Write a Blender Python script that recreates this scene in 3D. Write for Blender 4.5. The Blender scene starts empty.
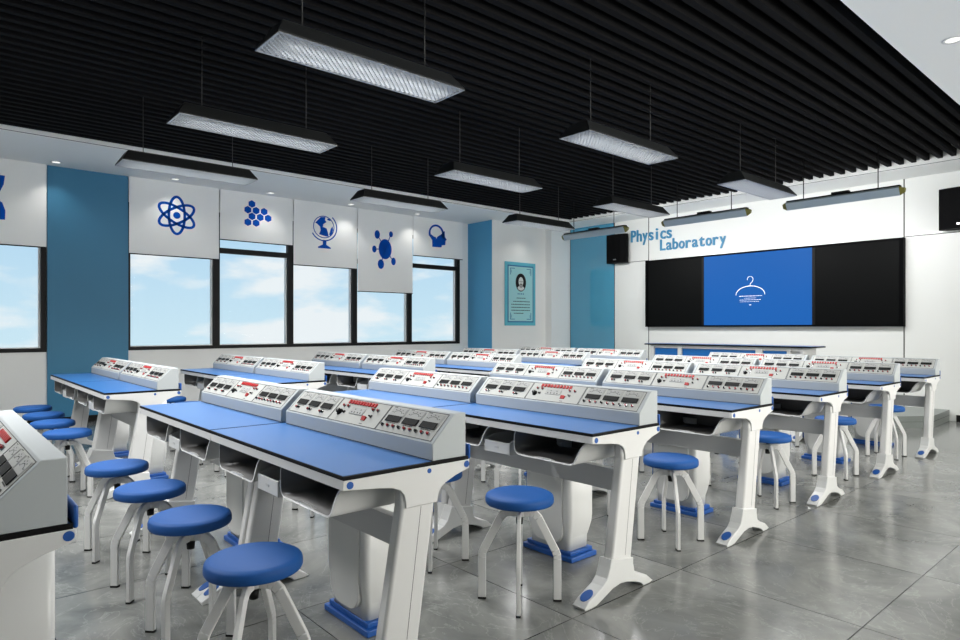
import bpy, bmesh, math, random
from mathutils import Vector, Matrix, noise
random.seed(4)
SC = bpy.context.scene
COL = SC.collection
pi = math.pi

# ------------------------------------------------------------------ camera, world, exposure
cam_d = bpy.data.cameras.new('camera')
cam = bpy.data.objects.new('camera', cam_d)
COL.objects.link(cam)
cam.location = (0, 0, 1.27)
cam.rotation_euler = (pi / 2, 0, math.atan(733 / 642.0))
cam_d.sensor_width = 36
cam_d.lens = 642 / 960 * 36
cam_d.shift_y = 8 / 960
cam_d.clip_end = 300
SC.camera = cam
SC.view_settings.view_transform = 'Standard'
SC.view_settings.look = 'None'
SC.view_settings.exposure = 0.15
SC.view_settings.gamma = 1.0
SC.view_settings.use_curve_mapping = False
try:
    SC.cycles.use_denoising = True
    SC.cycles.max_bounces = 8
    SC.cycles.diffuse_bounces = 5
    SC.cycles.glossy_bounces = 4
    SC.cycles.transparent_max_bounces = 12
    SC.cycles.sample_clamp_indirect = 6
    SC.cycles.caustics_reflective = False
    SC.cycles.caustics_refractive = False
except Exception:
    pass

LAMP_W = 40        # each pendant
BOARD_W = 19       # each blackboard light
SPOT_W = 9        # each recessed downlight
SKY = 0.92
SKY_ADDED_LOBE = 9.0  # added sky lobe, unseen, brightens right-facing surfaces through the right windows

world = bpy.data.worlds.new('sky')
SC.world = world
world.use_nodes = True
wn = world.node_tree
wn.nodes.clear()
def wnode(t, **k):
    n = wn.nodes.new(t)
    for a, b in k.items():
        setattr(n, a, b)
    return n
tc = wnode('ShaderNodeTexCoord')
sep = wnode('ShaderNodeSeparateXYZ'); wn.links.new(tc.outputs['Generated'], sep.inputs[0])
ramp = wnode('ShaderNodeValToRGB')
mr = wnode('ShaderNodeMapRange'); mr.inputs['From Min'].default_value = -0.05; mr.inputs['From Max'].default_value = 0.30
wn.links.new(sep.outputs['Z'], mr.inputs['Value']); wn.links.new(mr.outputs[0], ramp.inputs[0])
ramp.color_ramp.elements[0].color = (0.64, 0.83, 0.92, 1)
ramp.color_ramp.elements[1].color = (0.33, 0.58, 0.86, 1)
mp = wnode('ShaderNodeMapping'); mp.inputs['Scale'].default_value = (3.0, 3.0, 9.0); mp.inputs['Location'].default_value = (0.7, 0.3, 0.15)
wn.links.new(tc.outputs['Generated'], mp.inputs[0])
nz = wnode('ShaderNodeTexNoise'); nz.inputs['Scale'].default_value = 2.2; nz.inputs['Detail'].default_value = 6; nz.inputs['Roughness'].default_value = 0.5
wn.links.new(mp.outputs[0], nz.inputs['Vector'])
cr = wnode('ShaderNodeValToRGB'); cr.color_ramp.elements[0].position = 0.47; cr.color_ramp.elements[1].position = 0.60
wn.links.new(nz.outputs[0], cr.inputs[0])
mx = wnode('ShaderNodeMixRGB'); mx.inputs['Color2'].default_value = (0.86, 0.9, 0.93, 1)
wn.links.new(cr.outputs[0], mx.inputs[0]); wn.links.new(ramp.outputs[0], mx.inputs['Color1'])
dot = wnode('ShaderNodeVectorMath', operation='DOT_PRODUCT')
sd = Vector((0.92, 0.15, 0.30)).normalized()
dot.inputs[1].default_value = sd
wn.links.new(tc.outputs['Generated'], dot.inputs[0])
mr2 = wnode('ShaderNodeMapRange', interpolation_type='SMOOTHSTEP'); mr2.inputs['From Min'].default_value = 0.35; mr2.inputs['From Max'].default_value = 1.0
mr2.inputs['To Min'].default_value = SKY; mr2.inputs['To Max'].default_value = SKY + SKY_ADDED_LOBE
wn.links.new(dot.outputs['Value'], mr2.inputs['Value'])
bg = wnode('ShaderNodeBackground'); out = wnode('ShaderNodeOutputWorld')
mr3 = wnode('ShaderNodeMapRange'); mr3.inputs['From Min'].default_value = 0.35; mr3.inputs['From Max'].default_value = 0.6
wn.links.new(dot.outputs['Value'], mr3.inputs['Value'])
mw = wnode('ShaderNodeMixRGB'); mw.inputs['Color2'].default_value = (0.90, 0.88, 0.83, 1)   # neutral white for the added sky lobe
wn.links.new(mr3.outputs[0], mw.inputs[0]); wn.links.new(mx.outputs[0], mw.inputs['Color1'])
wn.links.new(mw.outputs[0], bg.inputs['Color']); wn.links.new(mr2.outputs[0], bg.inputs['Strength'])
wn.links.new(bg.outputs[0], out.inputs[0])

# ------------------------------------------------------------------ materials
def lin(c):
    c = c / 255.0
    return c / 12.92 if c <= 0.04045 else ((c + 0.055) / 1.055) ** 2.4
def rgb(*c):
    return (lin(c[0]), lin(c[1]), lin(c[2]), 1)
def mat(name, c, rough=0.5, metal=0.0, coat=0.0, emit=0.0, spec=0.5, bump=0.0, bscale=60, var=0.0, vscale=3):
    m = bpy.data.materials.new(name)
    m.use_nodes = True
    nt = m.node_tree
    b = nt.nodes['Principled BSDF']
    b.inputs['Base Color'].default_value = rgb(*c)
    b.inputs['Roughness'].default_value = rough
    b.inputs['Metallic'].default_value = metal
    b.inputs['Coat Weight'].default_value = coat
    b.inputs['Coat Roughness'].default_value = 0.05
    b.inputs['Specular IOR Level'].default_value = spec
    if emit:
        b.inputs['Emission Color'].default_value = rgb(*c)
        b.inputs['Emission Strength'].default_value = emit
    t = nt.nodes.new('ShaderNodeTexCoord')
    if var:
        n = nt.nodes.new('ShaderNodeTexNoise'); n.inputs['Scale'].default_value = vscale; n.inputs['Detail'].default_value = 4
        nt.links.new(t.outputs['Object'], n.inputs['Vector'])
        h = nt.nodes.new('ShaderNodeMixRGB'); h.blend_type = 'MIX'
        k = 1 - var
        col = rgb(*c)
        h.inputs['Color1'].default_value = (col[0] * k, col[1] * k, col[2] * k, 1)
        h.inputs['Color2'].default_value = (min(1, col[0] * (1 + var)), min(1, col[1] * (1 + var)), min(1, col[2] * (1 + var)), 1)
        nt.links.new(n.outputs[0], h.inputs[0]); nt.links.new(h.outputs[0], b.inputs['Base Color'])
    if bump:
        n = nt.nodes.new('ShaderNodeTexNoise'); n.inputs['Scale'].default_value = bscale
        nt.links.new(t.outputs['Object'], n.inputs['Vector'])
        bp = nt.nodes.new('ShaderNodeBump'); bp.inputs['Strength'].default_value = bump; bp.inputs['Distance'].default_value = 0.002
        nt.links.new(n.outputs[0], bp.inputs['Height']); nt.links.new(bp.outputs[0], b.inputs['Normal'])
    return m
M = {}
M['wall'] = mat('wall_paint', (236, 237, 235), 0.6, bump=0.1)
M['gloss'] = mat('white_gloss_panel', (240, 241, 237), 0.4, coat=0.08)
M['ceil'] = mat('ceiling_paint', (246, 247, 245), 0.8)
M['pil'] = mat('blue_pilaster', (52, 122, 158), 0.55, var=0.03)
M['pil2'] = mat('blue_pillar_face', (84, 168, 214), 0.5, var=0.02)
M['bglass'] = mat('blue_glass_panel', (78, 158, 192), 0.08, coat=1.0)
M['black'] = mat('black_metal', (9, 9, 9), 0.55, spec=0.25)
M['slat'] = mat('black_slat', (29, 29, 30), 0.9, spec=0.04)
M['void'] = mat('black_void', (6, 6, 6), 0.9, spec=0.0)
M['joint'] = mat('dark_joint', (50, 52, 40), 0.6)
M['blind'] = mat('blind_fabric', (242, 243, 241), 0.85, bump=0.2, bscale=300)
M['print'] = mat('blue_print', (6, 76, 172), 0.8, spec=0.1)
M['white'] = mat('white_enamel', (208, 208, 206), 0.4, var=0.01)
M['plast'] = mat('white_plastic', (206, 207, 205), 0.4, coat=0.15)
M['grey'] = mat('grey_steel_rail', (186, 187, 187), 0.4)
M['cons'] = mat('console_housing', (172, 177, 178), 0.6, spec=0.15, var=0.01)
M['panel'] = mat('console_panel', (178, 179, 174), 0.8, spec=0.05)
M['face'] = mat('meter_face', (162, 163, 160), 0.7, spec=0.2)
M['lam'] = mat('blue_laminate', (48, 100, 160), 0.3, spec=0.45)
M['seat'] = mat('blue_seat', (24, 76, 140), 0.6, spec=0.25, bump=0.15, bscale=200)
M['bplast'] = mat('blue_plastic', (20, 78, 152), 0.4)
M['edge'] = mat('black_edge_band', (7, 7, 8), 0.6, spec=0.15)
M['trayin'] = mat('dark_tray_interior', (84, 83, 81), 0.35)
M['red'] = mat('red_plastic', (172, 10, 12), 0.4)
M['dred'] = mat('dark_red', (140, 14, 24), 0.4)
M['dark'] = mat('dark_window', (16, 18, 17), 0.6, spec=0.12)
M['ink'] = mat('ink', (60, 62, 62), 0.7)
M['chrome'] = mat('chrome', (150, 150, 150), 0.25, metal=0.9)
M['lamp'] = mat('lamp_housing', (52, 54, 55), 0.4, metal=0.2)
M['louv'] = mat('louver_metal', (190, 192, 193), 0.35, metal=0.4)
M['tube'] = mat('tube_glow', (250, 252, 255), 0.4, emit=4.6)
M['refl'] = mat('reflector', (205, 207, 208), 0.35, metal=0.2)
M['cable'] = mat('cable', (60, 60, 60), 0.5)
M['board'] = mat('board_black', (9, 10, 10), 0.5, spec=0.08)
M['bframe'] = mat('board_frame', (4, 4, 5), 0.6, spec=0.05)
M['screen'] = mat('lit_screen', (30, 106, 194), 0.5, emit=0.78, spec=0.1)
M['screen'].node_tree.nodes['Principled BSDF'].inputs['Base Color'].default_value = rgb(6, 14, 30)
M['scrw'] = mat('lit_screen_drawing', (240, 245, 250), 0.4, emit=0.4)
M['post1'] = mat('poster_border', (98, 188, 208), 0.5)
M['post2'] = mat('poster_sheet', (166, 220, 224), 0.5)
M['postl'] = mat('poster_line', (40, 112, 160), 0.5)
M['skin'] = mat('portrait_light', (220, 224, 222), 0.6)
M['letter'] = mat('blue_letters', (58, 138, 180), 0.4)
M['bbl'] = mat('board_light_reflector', (186, 200, 206), 0.4, metal=0.2)
M['olive'] = mat('board_light_cap', (120, 116, 50), 0.4)
M['dais'] = mat('dais_stone', (128, 134, 130), 0.35, var=0.12, vscale=5)
M['mint'] = mat('podium_panel_blue', (28, 100, 170), 0.35)
M['ringw'] = mat('downlight_ring', (225, 226, 226), 0.4)
M['glow'] = mat('downlight_glow', (255, 252, 244), 0.4, emit=0.9)
M['spk'] = mat('speaker_black', (6, 6, 7), 0.7, spec=0.1, bump=0.4, bscale=400)
M['bright_edge'] = mat('bright_outside_edge', (240, 241, 240), 0.5)  # white of the strips imitating bright background at the pane edges

# floor tiles
def floor_mat():
    m = bpy.data.materials.new('grey_marble_tiles'); m.use_nodes = True
    nt = m.node_tree; L = nt.links; b = nt.nodes['Principled BSDF']
    N = nt.nodes.new
    t = N('ShaderNodeTexCoord'); mp = N('ShaderNodeMapping')
    mp.inputs['Location'].default_value = (0.98, -2.152, 0)
    L.new(t.outputs['Object'], mp.inputs[0])
    br = N('ShaderNodeTexBrick'); br.offset = 0; br.squash = 1
    for k, v in (('Scale', 1.0), ('Mortar Size', 0.003), ('Mortar Smooth', 0.1), ('Bias', 0.0), ('Brick Width', 0.865), ('Row Height', 0.865)):
        br.inputs[k].default_value = v
    br.inputs['Color1'].default_value = (0.30, 0.30, 0.30, 1); br.inputs['Color2'].default_value = (0.62, 0.62, 0.62, 1)
    L.new(mp.outputs[0], br.inputs[0])
    # per tile offset of the marble pattern
    va = N('ShaderNodeVectorMath'); va.operation = 'MULTIPLY_ADD'
    L.new(br.outputs['Color'], va.inputs[0]); va.inputs[1].default_value = (9, 5, 3); L.new(mp.outputs[0], va.inputs[2])
    n1 = N('ShaderNodeTexNoise'); n1.inputs['Scale'].default_value = 1.6; n1.inputs['Detail'].default_value = 7; n1.inputs['Roughness'].default_value = 0.62; n1.inputs['Distortion'].default_value = 1.2
    L.new(va.outputs[0], n1.inputs[0])
    r1 = N('ShaderNodeValToRGB'); L.new(n1.outputs[0], r1.inputs[0])
    r1.color_ramp.elements[0].position = 0.3; r1.color_ramp.elements[0].color = rgb(88, 90, 88)
    r1.color_ramp.elements[1].position = 0.72; r1.color_ramp.elements[1].color = rgb(134, 135, 131)
    n2 = N('ShaderNodeTexNoise'); n2.inputs['Scale'].default_value = 2.3; n2.inputs['Detail'].default_value = 6; n2.inputs['Roughness'].default_value = 0.6; n2.inputs['Distortion'].default_value = 2.2
    L.new(va.outputs[0], n2.inputs[0])
    r2 = N('ShaderNodeValToRGB'); L.new(n2.outputs[0], r2.inputs[0])
    e = r2.color_ramp.elements; e[0].position = 0.488; e[0].color = (0, 0, 0, 1); e[1].position = 0.5; e[1].color = (1, 1, 1, 1)
    x = e.new(0.512); x.color = (0, 0, 0, 1)
    mv = N('ShaderNodeMixRGB'); mv.inputs['Color2'].default_value = rgb(186, 188, 182)
    mu = N('ShaderNodeMath'); mu.operation = 'MULTIPLY'; mu.inputs[1].default_value = 0.18
    L.new(r2.outputs[0], mu.inputs[0]); L.new(mu.outputs[0], mv.inputs[0]); L.new(r1.outputs[0], mv.inputs['Color1'])
    mg = N('ShaderNodeMixRGB'); mg.inputs['Color2'].default_value = rgb(28, 28, 28)
    L.new(br.outputs['Fac'], mg.inputs[0]); L.new(mv.outputs[0], mg.inputs['Color1'])
    L.new(mg.outputs[0], b.inputs['Base Color'])
    b.inputs['Roughness'].default_value = 0.16
    b.inputs['Specular IOR Level'].default_value = 0.55
    return m
M['floor'] = floor_mat()
def pane_mat():
    m = bpy.data.materials.new('window_glass'); m.use_nodes = True
    nt = m.node_tree; nt.nodes.clear(); N = nt.nodes.new
    o = N('ShaderNodeOutputMaterial'); mix = N('ShaderNodeMixShader'); tr = N('ShaderNodeBsdfTransparent'); gl = N('ShaderNodeBsdfGlossy')
    fr = N('ShaderNodeFresnel'); fr.inputs[0].default_value = 1.035
    tr.inputs[0].default_value = (0.97, 0.985, 0.985, 1); gl.inputs['Roughness'].default_value = 0.02
    nt.links.new(fr.outputs[0], mix.inputs[0]); nt.links.new(tr.outputs[0], mix.inputs[1]); nt.links.new(gl.outputs[0], mix.inputs[2]); nt.links.new(mix.outputs[0], o.inputs[0])
    return m
M['pane'] = pane_mat()

# ------------------------------------------------------------------ mesh builder
class MB:
    def __init__(s):
        s.bm = bmesh.new(); s.mats = []
    def mi(s, m):
        if m not in s.mats: s.mats.append(m)
        return s.mats.index(m)
    def _fin(s, faces, m, smooth=False):
        i = s.mi(m)
        for f in faces:
            f.material_index = i; f.smooth = smooth
    def box(s, x0, x1, y0, y1, z0, z1, m='white', bev=0.0, seg=2):
        vs = [s.bm.verts.new(p) for p in ((x0, y0, z0), (x1, y0, z0), (x1, y1, z0), (x0, y1, z0), (x0, y0, z1), (x1, y0, z1), (x1, y1, z1), (x0, y1, z1))]
        F = [s.bm.faces.new([vs[i] for i in q]) for q in ((3, 2, 1, 0), (4, 5, 6, 7), (0, 1, 5, 4), (1, 2, 6, 5), (2, 3, 7, 6), (3, 0, 4, 7))]
        s._fin(F, m)
        if bev:
            ed = list({e for f in F for e in f.edges})
            r = bmesh.ops.bevel(s.bm, geom=ed, offset=bev, segments=seg, affect='EDGES', profile=0.5)
            s._fin([f for f in r['faces']], m, True)
        return s
    def prism(s, pts, a0, a1, axis='x', m='white', bev=0.0, seg=2, smooth=False):
        """pts are 2-D: axis x -> (y,z); y -> (x,z); z -> (x,y)"""
        def P(p, a):
            return (a, p[0], p[1]) if axis == 'x' else ((p[0], a, p[1]) if axis == 'y' else (p[0], p[1], a))
        A = [s.bm.verts.new(P(p, a0)) for p in pts]; B = [s.bm.verts.new(P(p, a1)) for p in pts]
        n = len(pts)
        caps = [s.bm.faces.new(A), s.bm.faces.new(B[::-1])]
        sides = [s.bm.faces.new((A[i], B[i], B[(i + 1) % n], A[(i + 1) % n])) for i in range(n)]
        bmesh.ops.recalc_face_normals(s.bm, faces=caps + sides)
        s._fin(caps, m); s._fin(sides, m, smooth)
        if bev:
            ed = list({e for f in caps for e in f.edges})
            r = bmesh.ops.bevel(s.bm, geom=ed, offset=bev, segments=seg, affect='EDGES', profile=0.5)
            s._fin(r['faces'], m, True)
        return s
    def cyl(s, p0, p1, r0, r1=None, m='white', n=16, cap=True, smooth=True):
        if r1 is None: r1 = r0
        p0 = Vector(p0); p1 = Vector(p1); d = (p1 - p0).normalized()
        u = d.orthogonal().normalized(); w = d.cross(u)
        R = []
        for p, r in ((p0, r0), (p1, r1)):
            R.append([s.bm.verts.new(p + (u * math.cos(2 * pi * i / n) + w * math.sin(2 * pi * i / n)) * r) for i in range(n)])
        F = [s.bm.faces.new((R[0][i], R[0][(i + 1) % n], R[1][(i + 1) % n], R[1][i])) for i in range(n)]
        s._fin(F, m, smooth)
        if cap:
            s._fin([s.bm.faces.new(R[0][::-1]), s.bm.faces.new(R[1])], m)
        return s
    def lathe(s, prof, m='white', n=40, c=(0, 0)):
        rings = []
        for r, z in prof:
            if r < 1e-6: rings.append([s.bm.verts.new((c[0], c[1], z))])
            else: rings.append([s.bm.verts.new((c[0] + r * math.cos(2 * pi * i / n), c[1] + r * math.sin(2 * pi * i / n), z)) for i in range(n)])
        F = []
        for a, b in zip(rings, rings[1:]):
            for i in range(n):
                j = (i + 1) % n
                if len(a) == 1 and len(b) == 1: continue
                if len(a) == 1: F.append(s.bm.faces.new((a[0], b[j], b[i])))
                elif len(b) == 1: F.append(s.bm.faces.new((a[i], a[j], b[0])))
                else: F.append(s.bm.faces.new((a[i], a[j], b[j], b[i])))
        s._fin(F, m, True)
        bmesh.ops.recalc_face_normals(s.bm, faces=F)
        return s
    def sweep(s, path, w, h, m='white', up=(0, 0, 1), side=None):
        """rectangular tube along a path, w across 'side', h in the other direction"""
        path = [Vector(p) for p in path]; rings = []
        side = Vector(side).normalized()
        for i, p in enumerate(path):
            if i == 0: t = (path[1] - p).normalized(); k = 1
            elif i == len(path) - 1: t = (p - path[i - 1]).normalized(); k = 1
            else:
                a = (p - path[i - 1]).normalized(); b = (path[i + 1] - p).normalized()
                t = (a + b).normalized(); k = 1 / max(0.5, t.dot(a))
            nrm = side.cross(t).normalized() * k
            rings.append([s.bm.verts.new(p + side * (w / 2 * a) + nrm * (h / 2 * b)) for a, b in ((-1, -1), (1, -1), (1, 1), (-1, 1))])
        F = [s.bm.faces.new(rings[0]), s.bm.faces.new(rings[-1][::-1])]
        for a, b in zip(rings, rings[1:]):
            for i in range(4):
                F.append(s.bm.faces.new((a[i], a[(i + 1) % 4], b[(i + 1) % 4], b[i])))
        bmesh.ops.recalc_face_normals(s.bm, faces=F)
        s._fin(F, m)
        r = bmesh.ops.bevel(s.bm, geom=list({e for f in F[2:] for e in f.edges if abs((e.verts[0].co - e.verts[1].co).normalized().dot(side)) < 0.5 and len(e.link_faces) == 2}), offset=min(w, h) * 0.12, segments=2, affect='EDGES')
        s._fin(r['faces'], m, True)
        return s
    def loft(s, rings, m='white', smooth=True, cap=True):
        R = [[s.bm.verts.new(p) for p in r] for r in rings]; n = len(R[0]); F = []
        for a, b in zip(R, R[1:]):
            for i in range(n):
                F.append(s.bm.faces.new((a[i], a[(i + 1) % n], b[(i + 1) % n], b[i])))
        s._fin(F, m, smooth)
        C = []
        if cap:
            C = [s.bm.faces.new(R[0][::-1]), s.bm.faces.new(R[-1])]
            s._fin(C, m)
        bmesh.ops.recalc_face_normals(s.bm, faces=F + C)
        return s
    def mesh(s, name):
        me = bpy.data.meshes.new(name); s.bm.to_mesh(me); s.bm.free()
        for m in s.mats: me.materials.append(M[m])
        return me

def obj(name, mesh, parent=None, loc=(0, 0, 0), rot=(0, 0, 0), label=None):
    if isinstance(mesh, MB): mesh = mesh.mesh(name)
    o = bpy.data.objects.new(name, mesh); COL.objects.link(o)
    o.parent = parent; o.location = loc; o.rotation_euler = rot
    if label: o['label'] = label
    return o
def thing(name, label, cat, loc=(0, 0, 0), rotz=0, group=None):
    o = bpy.data.objects.new(name, None); COL.objects.link(o)
    o.location = loc; o.rotation_euler = (0, 0, rotz); o.empty_display_size = 0.1
    o['label'] = label; o['category'] = cat
    if group: o['group'] = group
    return o
def tag(o, label, cat, group=None):
    o['label'] = label; o['category'] = cat
    if group: o['group'] = group
    return o
def struct(name, mb, parent=None):
    o = obj(name, mb, parent)
    if parent is None: o['kind'] = 'structure'
    return o
def copy_tree(o, parent=None):
    c = o.copy(); COL.objects.link(c); c.parent = parent
    for ch in list(o.children): copy_tree(ch, c)
    return c
def arc(cx, cy, r, a0, a1, n):
    return [(cx + r * math.cos(math.radians(a0 + (a1 - a0) * i / n)), cy + r * math.sin(math.radians(a0 + (a1 - a0) * i / n))) for i in range(n + 1)]

# ------------------------------------------------------------------ room
XL, XR, YF, YB, ZC = -10.10, 1.30, 10.64, -2.6, 3.405
SILL, WTOP = 0.955, 3.05
struct('floor', MB().box(XL - 0.2, XR + 0.2, YB - 0.2, YF + 0.2, -0.1, 0, 'floor'))
c = MB()
c.box(XL - 0.2, -8.60, YB - 0.2, YF + 0.2, ZC, 3.62, 'ceil')
c.box(-8.60, -1.60, 9.93, YF + 0.2, ZC, 3.62, 'ceil')
c.box(-1.60, XR + 0.2, YB - 0.2, YF + 0.2, ZC, 3.62, 'ceil')
c.box(-8.60, -1.60, YB - 0.2, -1.6, ZC, 3.62, 'ceil')
ceil = struct('ceiling', c)
obj('ceiling_void', MB().box(XL - 0.2, XR + 0.2, YB - 0.2, YF + 0.2, 3.62, 3.7, 'void'), ceil)
s = MB(); x = -8.55
while x < -1.63:
    s.box(x, x + 0.053, -1.58, 9.90, 3.455, 3.545, 'slat'); x += 0.1445
o = obj('slats', s, ceil); o['label'] = 'black timber slats'
obj('shadow_gap', MB().box(-8.602, -8.596, -1.6, 9.93, 3.412, 3.417, 'ink').box(-8.6, -1.6, 9.926, 9.932, 3.412, 3.417, 'ink'), ceil)

WIN = [(-0.2, 1.273), (2.235, 3.458), (3.458, 4.660), (4.660, 5.868), (5.868, 7.060), (7.060, 8.292)]
w = MB()
w.box(XL - 0.2, XL, YB - 0.2, YF + 0.2, 0, SILL, 'wall')
w.box(XL - 0.2, XL, YB - 0.2, YF + 0.2, WTOP, ZC, 'wall')
for a, b in ((YB - 0.2, -0.2), (1.273, 2.235), (8.292, YF + 0.2)):
    w.box(XL - 0.2, XL, a, b, SILL, WTOP, 'wall')
struct('wall_left', w)
# projecting pillar wall near the front
pw = MB()
pw.box(XL, -9.354, 8.53, 10.04, 0, ZC, 'wall')
pw.box(XL, -9.180, 10.04, YF, 0, ZC, 'wall')
struct('wall_corner', pw)
struct('trim_1', MB().box(XL, XL + 0.035, 1.278, 2.232, 0.0, ZC, 'pil'))
struct('trim_2', MB().box(XL, -9.362, 8.515, 8.53, 0.0, ZC, 'pil2').box(-9.362, -9.350, 8.512, 8.53, 0, ZC, 'wall'))
f = MB()
f.box(XL - 0.2, XR + 0.2, YF, YF + 0.2, 0, ZC, 'gloss')
wf = struct('wall_front', f)
j = MB()
j.box(-8.008, -7.996, YF - 0.003, YF, 0.15, ZC, 'joint')
j.box(-7.20, -7.186, YF - 0.003, YF, 0.15, ZC, 'joint')
j.box(-2.925, -2.911, YF - 0.003, YF, 0.15, ZC, 'joint')
j.box(-7.70, -7.186, YF - 0.003, YF, 2.572, 2.582, 'joint')
j.box(-2.911, XR, YF - 0.003, YF, 2.572, 2.582, 'joint')
obj('panel_joints', j, wf)
struct('trim_3', MB().box(-9.16, -8.008, YF - 0.012, YF, 0.0, ZC, 'bglass').box(-9.172, -9.16, YF - 0.014, YF, 0, ZC, 'joint'))
struct('baseboard_left', MB().box(XL, XL + 0.05, YB, 8.515, 0, 0.085, 'black'))
struct('baseboard_front', MB().box(-2.3, XR, YF - 0.02, YF, 0, 0.085, 'black'))
struct('wall_back', MB().box(XL - 0.2, XR + 0.2, YB - 0.2, YB, 0, ZC, 'wall'))
# right-hand wall (outside the frame); its two wide windows are added for side light
r = MB()
ADDED_RW = [(1.8, 5.4), (5.8, 9.4)]
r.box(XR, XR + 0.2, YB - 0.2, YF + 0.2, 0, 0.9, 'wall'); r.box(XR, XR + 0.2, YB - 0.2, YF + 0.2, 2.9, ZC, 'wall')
for a, b in ((YB - 0.2, ADDED_RW[0][0]), (ADDED_RW[0][1], ADDED_RW[1][0]), (ADDED_RW[1][1], YF + 0.2)):
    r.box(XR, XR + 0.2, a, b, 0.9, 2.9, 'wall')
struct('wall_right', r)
for i, (a, b) in enumerate(ADDED_RW):
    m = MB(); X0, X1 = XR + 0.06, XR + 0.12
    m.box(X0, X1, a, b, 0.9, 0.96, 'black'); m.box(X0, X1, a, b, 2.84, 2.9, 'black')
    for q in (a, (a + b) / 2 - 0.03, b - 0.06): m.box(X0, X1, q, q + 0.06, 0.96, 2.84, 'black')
    wo = struct('window_%d' % (i + 7), m)  # frame of an added, unseen window

# left windows
TR = [None, None, 2.43, None, None, 2.47]
for i, (a, b) in enumerate(WIN):
    X0, X1 = XL - 0.07, XL + 0.012
    m = MB(); e = 0.047
    a1, b1 = a + (0.028 if i == 1 else e), b - (0.06 if i in (0, ) else (0.08 if i == 5 else e))
    m.box(X0, X1, a, a1, SILL, WTOP, 'black'); m.box(X0, X1, b1, b, SILL, WTOP, 'black')
    m.box(X0, X1, a1, b1, SILL, SILL + 0.05, 'black'); m.box(X0, X1, a1, b1, WTOP - 0.06, WTOP, 'black')
    m.box(X0, X1, a1, b1, 2.43, 2.51, 'black')
    wo = struct('window_%d' % (i + 1), m)
    h = MB(); t = 0.012  # added white strips stand in for overbright background along the pane edges
    h.box(X0 - 0.02, X0 + 0.03, a1, a1 + t, SILL + 0.05, 2.43, 'bright_edge'); h.box(X0 - 0.02, X0 + 0.03, b1 - t * 2, b1, SILL + 0.05, 2.43, 'bright_edge')
    h.box(X0 - 0.02, X0 + 0.03, a1 + t, b1 - t * 2, SILL + 0.05, SILL + 0.05 + t, 'bright_edge')
    obj('bright_edge_strip', h, wo)
    obj('pane', MB().box(X0 + 0.004, X0 + 0.010, a1 + t, b1 - t * 2, SILL + 0.05 + t, WTOP - 0.06, 'pane'), wo)

# ------------------------------------------------------------------ dais
dp = [(-2.38, YF), (-2.35, 9.75), (-2.62, 9.36), (-3.1, 9.08), (-3.9, 8.86), (-5.0, 8.78), (-6.1, 8.86), (-7.0, 9.08), (-7.6, 9.4), (-7.9, 9.8), (-7.9, YF)]
d = MB().prism(dp, 0, 0.073, 'z', 'dais'); d.prism([(p[0], p[1] + (0.006 if p[1] < YF else 0)) for p in dp], 0.073, 0.078, 'z', 'ink'); d.prism(dp, 0.078, 0.15, 'z', 'dais')
dz = struct('trim_4', d); dz['label'] = 'low grey stone teaching platform with a curved front'

# ------------------------------------------------------------------ downlights
def downlight(x, y, label, group, power=SPOT_W, tilt=0):
    t = thing('downlight', label, 'downlight', (x, y, ZC), group=group)
    obj('ring', MB().lathe([(0.048, 0.0), (0.048, -0.004), (0.066, -0.006), (0.070, 0.0)], 'ringw', 28), t)
    obj('lens', MB().lathe([(0.0, -0.0035), (0.046, -0.0035), (0.046, 0.0)], 'glow', 28), t)
    ld = bpy.data.lights.new('spot', 'SPOT'); ld.energy = power; ld.spot_size = math.radians(105); ld.spot_blend = 0.8; ld.shadow_soft_size = 0.03
    ld.color = (1, 0.97, 0.92)
    lo = bpy.data.objects.new('lamp_light', ld); COL.objects.link(lo); lo.parent = t; lo.location = (0, 0, -0.04)
    return t
LB = ['above the blue pilaster', 'between the atom and hexagon blinds', 'between the hexagon and globe blinds', 'beside the globe and molecule blinds', 'beside the head silhouette blind']
for y, l in zip((1.34, 2.78, 4.20, 5.63, 7.03), LB):
    downlight(-9.81, y, 'round recessed white downlight in the window-side ceiling border ' + l, 'downlights in the window-side ceiling border')
downlight(-8.98, 9.25, 'round recessed downlight in the ceiling border above the teal poster', 'downlights in the window-side ceiling border')
downlight(-1.27, 5.77, 'round recessed downlight in the white ceiling at the upper right', 'downlights in the right ceiling border')
for y in (2.9, 8.6):
    downlight(-1.27, y, 'round recessed downlight in the right ceiling border outside the picture', 'downlights in the right ceiling border')

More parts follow.
